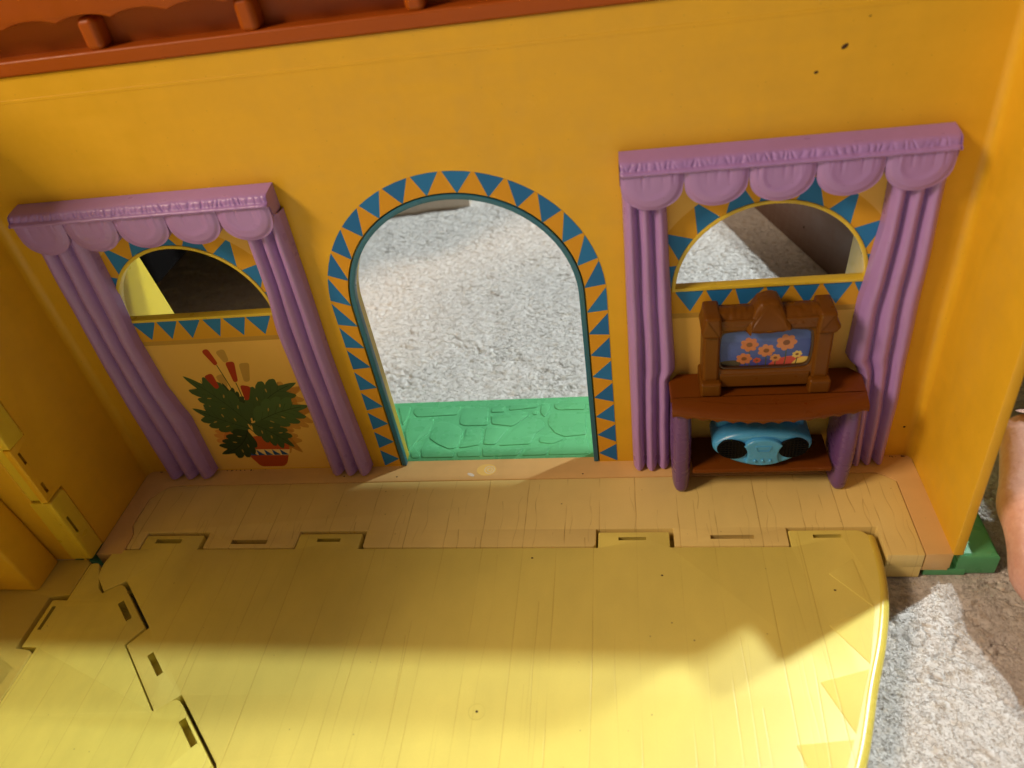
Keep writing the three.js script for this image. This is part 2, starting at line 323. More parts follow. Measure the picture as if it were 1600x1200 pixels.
  const seamMain = [[-40, 154.5], [-60.5, 136], [-68.3, 117.9], [-88.8, 97.6], [-95.2, 103.4], [-116.8, 81], [-111.9, 74.2], [-130.6, 55.4], [-137.4, 59.9], [-143.4, 53.4], [-144.6, 48, 2.5]];
  const back = [[-143, 41.15, 1.5], [-132.9, 41.15, 0.2], [-132.9, 34.5, 0.5], [-109.4, 34.5, 0.5], [-109.4, 41.15, 0.2], [-70.7, 41.15, 0.2], [-70.7, 34.3, 0.4], [-46.6, 34.3, 0.4], [-46.6, 41.15, 0.2], [39.2, 41.15, 0.2], [39.2, 34.5, 0.4], [63.3, 34.5, 0.4], [63.3, 41.15, 0.2], [102.2, 41.15, 0.2], [102.2, 34.3, 0.4], [125, 34.3, 2]];
  const mainPts = roundedPoly([...back, ...rimIn.map(([x, z]) => [x, z, 0]), ...seamMain], 0.5, 4);
  const mainSlots = [[-128.4, -117.2, 36, 38.6], [-63.6, -54.1, 36.2, 38.3], [45.8, 55.8, 36.5, 38.4], [109.4, 118.8, 35.9, 37.9]].map((r) => rect(...r));
  const slant = (x, z, l, w) => { const d = Math.SQRT1_2, out = []; for (const [a, b] of [[-l, -w], [l, -w], [l, w], [-l, w]]) out.push([x + (a - b) * d, z + (a + b) * d]); return out; };
  mainSlots.push(slant(-102.9, 87.6, 5.3, 1.35));
  const plate = part('front_plate', grained([flat(mainPts, -5, -0.02, 0.3, mainSlots), flat(mainPts.map(([x, z]) => [x * 0.985, lerp(z, 90, 0.02)]), -7.5, -5.05)], plateGrain), M.plate, house, { keepUV: true, label: 'wide yellow fold-out floor plate with a rounded rim' });
  part('rim', new THREE.TubeGeometry(rimCurve, 90, 2.55, 14, false), M.rim, plate);
  for (const t of [[[111.3, 51.8], [121.9, 64.2], [119.8, 46]], [[107.6, 70.4], [122.3, 63.4], [116.2, 83.0]], [[101.4, 88.5], [115.6, 84.2], [107.6, 103.2]], [[91.8, 106.4], [107.0, 104.4], [97.2, 124.4]], [[80, 123], [96.3, 125.4], [84, 140]]]) {
    const c = [0, 1].map((k) => (t[0][k] + t[1][k] + t[2][k]) / 3), q = t.map(([x, z]) => [lerp(x, c[0], 0.02), lerp(z, c[1], 0.02)]);
    piece('raised_triangle', grained([flat(roundedPoly(q, 0.3), -0.6, 0.12, 0.1)], plateGrain), M.plate, plate, { keepUV: true });
  }
  { const g = disc(5.2, 100.1, 0.38); piece('moulding_dot', g, M.dirt, plate); piece('moulding_ring', (() => { const t = new THREE.TorusGeometry(2.4, 0.1, 6, 32); t.rotateX(Math.PI / 2); t.scale(1, 0.4, 1); t.translate(5.2, -0.02, 100.1); return t; })(), M.platePlain, plate); }
  for (const [x, z] of [[16.9, 45.5], [60, 52.6], [112, 58]]) piece('dirt_crumb', disc(x, z, 0.28, 1.4), M.dirt, plate);

  // left plate, hinged to the folded-out wing along x = -150
  const leftPts = roundedPoly([[-149.8, 47.5, 1.2], [-146.4, 47.2, 1.4], [-140.2, 58.4], [-137.6, 60.5, 0.2], [-131.6, 56.2, 2.6], [-113.4, 74.4, 0.3], [-117.6, 80.9, 0.5], [-96.2, 103.1, 0.3], [-89.6, 98.4, 2.6], [-69.4, 118.4, 0.3], [-74, 124.6, 0.4], [-52, 148, 0.4], [-45, 175, 10], [-90, 205, 20], [-149.8, 205, 0.3], [-149.8, 106.5, 0.3], [-149.8, 82.4, 0.3], [-155.6, 82.4, 0.3], [-155.6, 63.6, 0.6], [-149.8, 63.6, 0.2]], 0.3, 4);
  const leftSlots = [slant(-124.6, 67.8, 5.2, 1.35), slant(-81.2, 109.2, 5.6, 1.35), rect(-154.2, -152.2, 66, 76)];
  part('left_plate', grained([flat(leftPts, -5, -0.05, 0.3, leftSlots), flat(leftPts.map(([x, z]) => [lerp(x, -110, 0.03), lerp(z, 130, 0.03)]), -7.5, -5.05)], wingGrain), M.wingPlate, house, { keepUV: true, label: 'left fold-out floor plate, seamed to the front plate with alternating tabs' });

  // wing folded out to the left: its floor strip, side wall and a moulded block
  const strip = roundedPoly([[-150.1, 47.2, 0.5], [-150.1, 61.4, 0.5], [-157.6, 62.4, 0.3], [-157.6, 82.8, 0.3], [-150.1, 83.4, 3], [-150.1, 106, 0.5], [-157.6, 106.4, 0.3], [-157.6, 160, 0.3], [-240, 160, 0.3], [-240, 45.5, 0.3], [-152, 45.5, 0.3]], 0.3, 4);
  const wing = part('side_wing', [box(-240, -157, 0, 165, 43.2, 46, 0.5), box(-240, -192, 0.1, 215, 46, 200, 1.5)], M.wall, house, { label: 'wing of the house folded out at the left edge' });
  part('wing_floor', flat(strip, -6, -0.06, 0.5, [rect(-154.4, -152.3, 90, 101)]), M.panelPlain, wing);
  piece('wing_underside', box(-235, -151, -8, -6.2, 48, 155), M.panelPlain, wing);
  for (const [a, b] of K) {
    const hole = rect(43.2, 45.4, a + 13, a + 22.5);
    piece('hinge_knuckle', [side(roundedPoly([[38.5, a + 0.3], [46.4, a + 0.3], [46.4, b - 0.5], [38.5, b - 0.5]], 1), -152.6, -149.3, 0.6, [hole]), box(-158, -152.2, a + 0.3, b - 0.5, 39.5, 46.3, 0.6)], M.outer, wing);
  }
  for (const [a, b] of [[32.3, 56.8], [82.3, 106.8]]) piece('hinge_socket', box(-157.6, -153.4, a, b, 40, 45.6, 0.4), M.outer, wing);
  part('moulded_block', [ext(poly([[-240, 0.2], [-163.8, 0.2], [-165.5, 20], [-170, 60], [-176, 120], [-240, 120]]), 46.1, 60.2, 1.4, 4)], M.wall, wing);

  // green base under the house, with cobbles in front of the door
  const gb = (pts, y0, y1, b) => flat(pts, y0, y1, b, [], 4);
  const base = part('green_base', [gb([[-165, -41], [165, -41], [165, -2.7], [-165, -2.7]], -12, -0.9, 1.6), gb([[152.9, -20], [164.8, -20], [164.8, 43.4], [152.9, 43.4]], -12, -2.1, 1.6), gb([[143.5, 10], [156, 10], [156, 43.5], [143.5, 43.5]], -12, -8.8, 0.4), gb([[-165, -30], [-153.4, -30], [-153.4, 40], [-165, 40]], -12, -1.5, 1.6)], M.green, house);
  const STONES = [[[-49.2, -37.2], [-43.4, -37.2], [-43.2, -30.6], [-44.4, -25], [-46, -28.3]], [[-41.8, -36.3], [-41.6, -32.9], [-39.4, -30.1], [-21.6, -30.7], [-20.6, -35.9]], [[-42.6, -29.6], [-39.1, -28.6], [-31.4, -28.6], [-31.3, -25.9], [-32, -20.2], [-36.5, -14.2], [-38.6, -8.9], [-42.8, -20.6]], [[-29.4, -26.6], [-25.7, -26.2], [-20.6, -23.9], [-17.6, -20.7], [-17.5, -16.8], [-18.8, -10.3], [-21.7, -9.7], [-26.9, -12.7], [-31.3, -16.4], [-31.2, -20.1]], [[-20.3, -30], [-19.7, -24.7], [-16.9, -23.5], [-7.5, -23.5], [-8.5, -35], [-19.5, -35.1]], [[-7.4, -35.3], [-7.1, -31.4], [-0.8, -31.6], [-1.4, -35.8]], [[0.1, -36], [0.6, -32.4], [12.7, -33.7], [13, -36.7]], [[-6.9, -29.9], [8.9, -30.9], [9.5, -28.5], [3.1, -22.3], [-5.9, -24.1]], [[-16.6, -22.1], [-9.3, -22], [-8.9, -15.3], [-9.2, -11.8], [-15.7, -10.4], [-17.8, -10.2], [-16.3, -16.7]], [[-8, -22.4], [1.6, -21.5], [-2.8, -11.6], [-7.9, -12]], [[10.3, -27.9], [3.6, -20.8], [-1.5, -10.9], [11.6, -11.5], [13.2, -17.7], [16.6, -21.1], [16.1, -24.8]], [[17.6, -25.3], [18.2, -21.9], [21.3, -17.3], [25.1, -15.2], [33.8, -16.2], [33.2, -29.1], [18.6, -30.1]], [[19.6, -36.1], [19.9, -33], [22, -31.6], [32.8, -31.4], [32.9, -36.6]], [[14.1, -36.2], [14.2, -30], [16.1, -27.4], [17.9, -31], [18.3, -36.2]], [[10.3, -31.2], [12.9, -31.8], [13.1, -29.2], [11, -29]], [[14.8, -15.4], [14.8, -12.4], [20.2, -11.1], [25.5, -14.1], [19.8, -17.9]], [[-37.8, -8.8], [-36, -10.7], [-33.8, -7.4], [-32.8, -5], [-36.6, -5]], [[-33.7, -10], [-32, -15.1], [-26.7, -11.7], [-19.6, -8.2], [-18.8, -5], [-32.2, -5]], [[-18.3, -8.3], [-9, -10.1], [-7.9, -5], [-17.5, -5]], [[-8, -10.4], [-2, -9.6], [8.9, -9], [6.7, -5], [-7.2, -5]], [[10.4, -8.8], [19.2, -9.5], [18.3, -5], [8.2, -5]], [[19.7, -9.9], [25.9, -13.3], [34.1, -14.6], [35.3, -5], [19.1, -5]]];
  for (const s of STONES) piece('stone', flat(roundedPoly(s, 1.1, 3), -1.6, -0.55 + 0.12 * rnd(), 0.3), M.green, base);

  // orange roof edge along the top of the wall
  const roof = part('roof', [box(-190, 187, 159.5, 163.7, -11, 1.0, 0.8, 3), box(-190, 187, 163.6, 200, -11, -5.2), flat([[-190, -49.9], [50.1, -49.9], [50.1, -64.4], [187, -64.4], [187, -5.5], [-190, -5.5]], 159, 164, 0.5)], M.orange, house);
  const sc = [[-190, 196]]; { const top = []; for (let x = -190; x <= 187; x += 0.75) { const t = (((x + 96) / 16.3) % 1 + 1) % 1; top.push([x, 171.3 + 1.5 * Math.pow(Math.sin(Math.PI * t), 0.7)]); } sc.push(...top, [187, 196]); }
  part('scalloped_tile_edge', ext(poly(sc), -5.15, 1.6, 0.5, 2, 12, 0.7), M.orange, roof);
  for (let x = -179.2; x < 187; x += 45.4) piece('rib', [box(x - 2.9, x + 2.5, 163.2, 172, -6, 0.7, 1.9, 4)], M.orange, roof);
}

// ------------------------------------------------------------------ printed stickers (flat print on thin sheets)
const INK = { base: '#e4b85c', border: '#d6a02c', edge: '#bd9440', blue: '#2a7aba', blue2: '#2a6fa6', olive: '#bb9448', green: '#435a33', green2: '#4c663a', dkgreen: '#2f4126', red: '#a5361c', pot: '#bb5527', pot2: '#a8441c', cream: '#e8c98a' };
function triStrip(x, list, fill) { x.fillStyle = fill; for (const t of list) { x.beginPath(); t.forEach(([a, b], i) => (i ? x.lineTo(a, b) : x.moveTo(a, b))); x.closePath(); x.fill(); } }
function windowPrint(cx, plant) {                                        // covers cx-31..cx+31, 0..116 mm
  const S = 16, W = 62 * S, H = 116 * S;
  return canvas(W, H, (x) => {
    x.setTransform(S, 0, 0, -S, -(cx - 31) * S, H);
    x.fillStyle = INK.base; x.fillRect(cx - 31, 0, 62, 116);
    x.fillStyle = INK.border; x.beginPath(); x.ellipse(cx, 74.5, 37, 36, 0, 0, Math.PI); x.fill(); x.fillRect(cx - 31, 66.2, 62, 9);
    x.fillStyle = INK.edge; x.fillRect(cx - 31, 64.3, 62, 1.9);
    const blue = [];
    const k0 = 9; for (let i = 0; i < k0; i++) {                         // wedges round the arch: wide at the opening, tip outward
      const a0 = Math.PI * (i + 0.02) / k0, a1 = Math.PI * (i + 0.98) / k0, m = (a0 + a1) / 2 + (i < k0 / 2 ? 0.05 : -0.05), p = (a, r) => [cx + r * Math.cos(a), 74.5 + r * Math.sin(a)];
      const pts = []; for (let j = 0; j <= 6; j++) pts.push(p(lerp(a0, a1, j / 6), 28)); pts.push(p(m + 0.02, 36.4), p(m - 0.02, 36.4)); blue.push(pts);
    }
    const tops = plant ? [[-121.7, -113.1, -117.3], [-112.2, -104.7, -109.3], [-103.8, -95.9, -101.4], [-94.5, -87.8, -90.7], [-86.7, -78.7, -81.6], [-78.1, -69.4, -73.6]] : [[67.6, 76, 72.1], [77.1, 84.8, 80.6], [85.9, 94.3, 88], [95.2, 102, 98.4], [103.2, 110.7, 107.7], [111.9, 120.1, 116.3], [121, 127, 124.5]];
    for (const [a, b, t] of tops) blue.push([[a, 76], [a, 73.9], [t, 66.8], [b, 73.9], [b, 76]]);
    triStrip(x, blue, INK.blue);
    if (!plant) return;
    // shadow of the plant on the print, then the plant
    const leaf = (bx, by, tx, ty, w, bend, fill, n = 5) => {
      const L = Math.hypot(tx - bx, ty - by), ux = (tx - bx) / L, uy = (ty - by) / L, vx = -uy, vy = ux, at = (s, o) => { const c = bend * 4 * s * (1 - s); return [bx + ux * L * s + vx * (o + c), by + uy * L * s + vy * (o + c)]; };
      x.fillStyle = fill; x.beginPath(); x.moveTo(...at(0, 0));
      for (let k = 1; k <= 8; k++) x.lineTo(...at(k / 8, 0.55 * w * Math.sin(Math.PI * Math.pow(k / 8, 0.75)))); for (let k = 8; k >= 0; k--) x.lineTo(...at(k / 8, -0.55 * w * Math.sin(Math.PI * Math.pow(k / 8, 0.75)))); x.fill();
      for (const sgn of [1, -1]) for (let k = 0; k < n; k++) {           // rounded fingers with slits between them
        const f = (k + 0.5) / n, wd = w * Math.pow(Math.sin(Math.PI * (0.24 + 0.58 * f)), 0.8) * (1 + 0.12 * noise(k * 2.3, sgn * 2, w)), s0 = 0.04 + f * 0.72, st = 0.17 * wd / w, hw = 0.5 * 0.72 / n * 1.16;
        const up = [], dn = []; for (let q = 0; q <= 12; q++) { const t = q / 12, e = t < 0.7 ? 1 : Math.sqrt(Math.max(0, 1 - ((t - 0.7) / 0.3) ** 2)), h = hw * (1.0 - 0.12 * t) * e, cs = s0 + st * Math.pow(t, 1.25); up.push(at(cs + h, sgn * wd * t)); dn.push(at(cs - h, sgn * wd * t)); }
        x.beginPath(); up.concat(dn.reverse()).forEach((q, i) => (i ? x.lineTo(...q) : x.moveTo(...q))); x.closePath(); x.fill();
      }
      x.beginPath(); x.moveTo(...at(0.72, -w * 0.25)); x.quadraticCurveTo(...at(0.95, -w * 0.2), ...at(1.03, 0)); x.quadraticCurveTo(...at(0.95, w * 0.2), ...at(0.72, w * 0.25)); x.fill();
      x.fillStyle = 'rgba(190,150,70,0.8)'; for (const sgn of [1, -1]) for (const f of [0.34, 0.56]) { const c = at(f + 0.05 * sgn, sgn * w * 0.36), ang = Math.atan2(uy, ux) + sgn * 0.9; x.beginPath(); x.ellipse(c[0], c[1], 0.9, 0.32, ang, 0, 7); if (fill[0] === '#') x.fill(); }
      return at;
    };
    const vein = (at, col) => { x.strokeStyle = col; x.lineWidth = 0.28; x.beginPath(); x.moveTo(...at(0, 0)); for (let s = 0.1; s <= 0.95; s += 0.1) x.lineTo(...at(s, 0)); x.stroke(); for (let s = 0.15; s < 0.85; s += 0.14) for (const g of [1, -1]) { x.lineWidth = 0.12; x.beginPath(); x.moveTo(...at(s, 0)); x.lineTo(...at(s + 0.14, g * 3)); x.stroke(); } };
    const petal = (p, f) => { x.fillStyle = f; const q = roundedPoly(p, 1.5, 5); x.beginPath(); q.forEach(([a, b], i) => (i ? x.lineTo(a, b) : x.moveTo(a, b))); x.closePath(); x.fill(); };
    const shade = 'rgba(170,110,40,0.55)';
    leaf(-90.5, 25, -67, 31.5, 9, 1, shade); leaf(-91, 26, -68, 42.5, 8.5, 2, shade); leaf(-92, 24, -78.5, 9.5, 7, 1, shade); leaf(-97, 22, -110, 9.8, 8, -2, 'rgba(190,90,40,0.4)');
    petal([[-95.6, 60.3], [-91.7, 61.5], [-91.7, 56], [-93.9, 54.9]], INK.olive); petal([[-88.6, 54.6], [-84.3, 54.8], [-87.2, 46.1], [-89.6, 45.9]], INK.olive); petal([[-100, 49.2], [-96.4, 50.3], [-96.6, 44.1], [-98.8, 43.1]], INK.olive);
    petal([[-102.6, 12.2], [-98.9, 16.5], [-96.7, 18.6], [-81.5, 18.2], [-83.4, 10.7], [-86.8, 3.3], [-88.7, 1.6], [-98.7, 1.7], [-101.4, 7.2]], INK.pot);
    petal([[-101.2, 8.4], [-84.6, 8.2], [-86.8, 3.3], [-88.7, 1.6], [-98.7, 1.7]], INK.pot2);
    x.fillStyle = INK.cream; x.beginPath(); [[-102.2, 11.6], [-83.2, 11], [-84.6, 7.8], [-101, 8.2]].forEach(([a, b], i) => (i ? x.lineTo(a, b) : x.moveTo(a, b))); x.fill();
    triStrip(x, [0, 1, 2, 3, 4].map((i) => { const a = -100.9 + i * 3.35; return [[a, 11.2], [a + 3, 8.1], [a + 0.1, 8.1]]; }), '#1f4f8c');
    x.strokeStyle = INK.dkgreen; x.lineWidth = 0.35; for (const [a, b, c, d] of [[-97.3, 54.3, -94.4, 24.7], [-93, 45.8, -94.2, 26], [-101.3, 43.3, -95, 24], [-92.2, 37.3, -92.7, 27], [-99.9, 26.2, -95, 21], [-95, 26, -94, 19]]) { x.beginPath(); x.moveTo(a, b); x.quadraticCurveTo(lerp(a, c, 0.5) + 0.8, lerp(b, d, 0.5), c, d); x.stroke(); }
    leaf(-94.5, 27, -95.6, 41, 4.6, 0.5, INK.dkgreen); leaf(-94.6, 28, -98.4, 45.4, 4.2, 0.4, INK.dkgreen);
    vein(leaf(-94.6, 24.6, -112.2, 49.2, 7.6, -1.2, INK.green, 4), INK.dkgreen);
    vein(leaf(-95.6, 22.6, -115.2, 33.6, 6.8, 0.6, INK.green, 4), INK.dkgreen);
    vein(leaf(-97.2, 22, -112.5, 9.4, 6.8, 2.4, INK.dkgreen, 4), '#1e2a18');
    vein(leaf(-93.2, 26.5, -70.4, 44.3, 7.6, 2.6, INK.green, 4), INK.dkgreen);
    vein(leaf(-93, 25, -68.8, 33.2, 7.6, 1.4, INK.green2, 4), INK.dkgreen);
    vein(leaf(-94.4, 25.4, -81, 12.6, 6.4, 1, INK.green, 4), INK.dkgreen);
    petal([[-100.8, 60.9], [-97.9, 62], [-96.5, 55], [-98.1, 53.9]], INK.red); petal([[-93.7, 55.4], [-89.9, 55.7], [-91.9, 46.3], [-93.7, 45.9]], INK.red); petal([[-104.6, 49.4], [-100.7, 50.8], [-100.3, 43.8], [-102.1, 43]], INK.red); petal([[-91.9, 44.7], [-87.8, 43.7], [-90.9, 37.2], [-92.5, 37]], INK.red);
  });
}
const stickerMat = (t) => new THREE.MeshPhysicalMaterial({ map: t, roughness: 0.55, specularIntensity: 0.5, bumpMap: TEX.peel, bumpScale: 0.00001, ior: 1.45 });
for (const [cx, plant] of [[-C, true], [C, false]]) {
  const g = ext(poly(rect(cx - 31, cx + 31, 0.6, 115.5), [lunette(cx, 29.2, 74.4)]), 0.004, 0.12), q = prep(g), p = q.attributes.position;
  for (let i = 0; i < p.count; i++) q.attributes.uv.setXY(i, (p.getX(i) - cx + 31) / 62, p.getY(i) / 116);
  part(plant ? 'window_sticker' : 'window_sticker_001', q, stickerMat(windowPrint(cx, plant)), house, { keepUV: true, label: plant ? 'printed sheet with a potted plant and a border of blue triangles' : 'printed sheet with blue triangles behind the television' });
}
{
  // border of triangles round the door
  const S = 16, t = canvas(96 * S, 124 * S, (x, W, H) => {
    x.setTransform(S, 0, 0, -S, 48 * S, H); x.fillStyle = '#d69c2a'; x.fillRect(-48, 0, 96, 124);
    const path = (hw, top, s) => { const sp = top - hw, L = sp * 2 + Math.PI * hw, d = s * L; return d < sp ? [-hw, d] : d > L - sp ? [hw, L - d] : [-hw * Math.cos((d - sp) / hw), sp + hw * Math.sin((d - sp) / hw)]; };
    // where the 30 tips stand along the inner edge, and the outer edge at the same angle
    const N = 30, inner = (s) => path(39.3, 113.8, s), outer = (s) => path(46.2, 120.7, s);
    for (let i = 0; i < N; i++) {
      const s = (i + 0.46) / N + 0.004 * (rnd() - 0.5), so = (k) => k / N, a = outer(so(i + 0.05)), b = outer(so(i + 0.95)), c = inner(s), m = outer(so(i + 0.5));
      x.fillStyle = rnd() < 0.5 ? '#2877ba' : '#246db0'; x.beginPath(); x.moveTo(...a); x.quadraticCurveTo(2 * m[0] - (a[0] + b[0]) / 2, 2 * m[1] - (a[1] + b[1]) / 2, ...b); x.lineTo(c[0] + 0.2, c[1]); x.lineTo(c[0] - 0.2, c[1]); x.closePath(); x.fill();
    }
  });
  const g = ext(poly([...arch(46, 120.5, 0.7), ...arch(39.45, 113.8, 0.7).reverse()]), 0.005, 0.16, 0, 1, 24, 0.3), q = prep(g), p = q.attributes.position;
  for (let i = 0; i < p.count; i++) q.attributes.uv.setXY(i, (p.getX(i) + 48) / 96, p.getY(i) / 124);
  part('door_border', q, stickerMat(t), house, { keepUV: true, label: 'printed border of blue and orange triangles round the doorway' });
}

// ------------------------------------------------------------------ purple window curtains
const table = (t, y) => { for (let i = 1; i < t.length; i++) if (y >= t[i][0]) { const [y1, a] = t[i - 1], [y0, b] = t[i]; return lerp(b, a, smooth((y - y0) / (y1 - y0)) * 0.5 + 0.5 * clamp01((y - y0) / (y1 - y0))); } return t[t.length - 1][1]; };
function curtain(cx, label, edges) {                                     // edges: for the left and right drape, distance of the outer and inner edge from the window centre by height
  const t = thing('window_curtain', [cx, 0, 0], label, 'curtain', 'moulded curtains beside the doorway');
  const x0 = cx - 43.6, x1 = cx + 43.6, creases = []; let cxp = x0 + 1.5;
  while (cxp < x1 - 1) { creases.push([cxp, (rnd() - 0.5) * 2.6, 0.24 + 0.3 * rnd(), 0.14 + 0.26 * rnd()]); cxp += 1.0 + 2.2 * rnd() * rnd(); }
  // valance: top face, gathered band, bead, then the flat of the scallops
  const prof = [[121.7, 0.1], [121.5, 2], [121.2, 4], [120.9, 5.6], [120.6, 6.4], [120.2, 6.9], [119.8, 7.1], [119.2, 7.25], [118.9, 7.3], [118.55, 7.4], [118.35, 7.9], [118.05, 8.3], [117.7, 8.4], [117.35, 8.2], [117.15, 7.6], [116.9, 6.7], [115, 6.3], [113.6, 5.6], [113.4, 3], [113.6, 0.1]];
  const val = grid(420, prof.length - 1, (u, v) => {
    const k = Math.round(v * (prof.length - 1)); let [y, z] = prof[k], x = lerp(x0, x1, u);
    if (k >= 5 && k <= 9) for (const [c, sl, w, d] of creases) { const s = (y - 119.4) / 1.2, e = (x - c - sl * s * 0.5) / w; if (Math.abs(e) < 3) z -= d * gauss(e); }
    if (k >= 3 && k <= 15) { z += 0.12 * noise(x / 2.3, y / 2, cx); y += 0.08 * noise(x / 3, 9, cx); }
    const end = Math.min(x - x0, x1 - x) / 1.1; if (end < 1) z *= 0.9 + 0.1 * Math.sqrt(clamp01(end));
    return [x, y, z];
  });
  const vl = [new THREE.Vector2(0.1, 113.6), ...prof.slice().reverse().map(([y, z]) => new THREE.Vector2(z, y)), new THREE.Vector2(0.1, 121.7)];
  const cap = (x) => { const g = new THREE.ShapeGeometry(new THREE.Shape(vl.map((p) => new THREE.Vector2(-p.x, p.y)))); g.rotateY(Math.PI / 2); g.translate(x, 0, 0); return g; };
  const valance = part('valance', [val, cap(x0), cap(x1)], M.purple, t);
  for (let i = 0; i < 5; i++) {
    const a = x0 + 0.2 + i * 17.36, b = a + 17.2, m = (a + b) / 2, hw = (b - a) / 2, ph = rnd() * 9;
    const f = (u, v, back) => {
      const s = u * 2 - 1, ss = Math.sign(s) * Math.pow(Math.abs(s), 0.9), c = Math.sqrt(Math.max(0, 1 - ss * ss)), dep = 3.1 + 7.6 * Math.pow(c, 0.85), y = 117.2 - v * dep, rr = Math.hypot(ss, Math.max(0, (117.2 - y) - 2.4) / 8.4);
      let z = 6.9 + 0.7 * smooth((1 - rr) * 3.2) + 0.2 * gauss((rr - 0.86) / 0.09) + 0.17 * gauss((rr - 0.6 - 0.06 * noise(s * 2, ph)) / 0.1) * (0.4 + 0.9 * clamp01(0.5 + noise(s * 1.4, ph + 4) * 1.5));
      for (let k = -2; k <= 2; k++) z -= 0.3 * gauss((s * hw - k * 2.6 - noise(k, ph) * 1.6) / 0.35) * clamp01(1 - v * 2.2) * clamp01(noise(k * 3, ph) + 0.6);
      if (back) z = 3.2; return [m + ss * hw * (1 - 0.0 * v), y, z];
    };
    const front = grid(60, 36, (u, v) => f(u, v, false));
    const skirt = grid(60, 3, (u, v) => { const p = f(u, 1, false), k = v; return [p[0] * (1 - 0) + (m - p[0]) * 0.03 * k, p[1] + 0.25 * k, lerp(p[2], 3.2, k)]; });
    const sideG = [0, 1].map((u) => grid(1, 12, (w, v) => { const p = f(u, v, false); return [p[0], p[1], lerp(p[2], 3.2, w)]; }));
    piece('scallop', [front, skirt, ...sideG], M.purple, valance);
  }
  for (const s of [-1, 1]) {
    const [outT, inT] = edges[s < 0 ? 0 : 1], ph = rnd() * 20;
    const at = (u, v) => {
      const y = lerp(113.5, 0.9, v), xi = table(inT, y), soft = (table(inT, Math.min(y + 16, 113)) + table(inT, Math.max(y - 16, 0)) + table(inT, Math.min(y + 8, 113)) + table(inT, Math.max(y - 8, 0)) + xi) / 5, xo = cx + s * table(outT, y), w = Math.sin(Math.PI * u * 3 + 0.15 * noise(y / 20, ph));
      const rg = Math.pow(Math.abs(w), 0.75), edge = Math.min(u, 1 - u), zz = 2.6 + 0.4 * noise(y / 14, u * 3, ph) + (3.2 + 0.9 * noise(Math.floor(u * 3 * 0.999) * 5 + 1, ph, y / 60)) * rg;
      return [lerp(xo, cx + s * soft, u + 0.006 * noise(y / 25, u * 4, ph)) + s * (xi - soft) * Math.pow(u, 3), y - (v > 0.985 ? 0.9 * (1 - rg) * -1 : 0), edge < 0.001 ? 0.2 : zz];
    };
    const body = grid(72, 70, at), bottom = grid(72, 3, (u, v) => { const p = at(u, 1); return [p[0], p[1] + 0.15 - 0.5 * Math.sin(v * 2), lerp(p[2], 0.2, v)]; });
    piece('drape', [body, bottom], M.purple, t);
  }
  return t;
}
curtain(-C, 'purple moulded curtain with scalloped valance round the left window', [
  [[[113.5, 41.8], [83, 43.1], [57, 44], [0, 43.6]], [[113.5, 24.3], [87, 25], [68, 26.3], [47, 25.6], [38, 24], [30, 22.2], [5, 22.6], [0, 22.6]]],
  [[[113.5, 44.4], [90, 44.1], [58, 43.4], [0, 44.6]], [[113.5, 30.6], [88, 30.2], [70, 28.3], [26, 28.4], [0, 27.7]]]]);
curtain(C, 'purple moulded curtain with scalloped valance round the right window', [
  [[[113.5, 43.2], [0, 43.4]], [[113.5, 30.7], [90, 30], [72, 29.2], [45.8, 28], [43, 29.7], [0, 30]]],
  [[[113.5, 43.6], [67, 44.3], [26, 45], [0, 44.6]], [[113.5, 29.4], [96, 29.5], [77, 27.9], [68, 26.9], [47.4, 26.2], [43.8, 29.6], [40, 30.9], [0, 33]]]]);

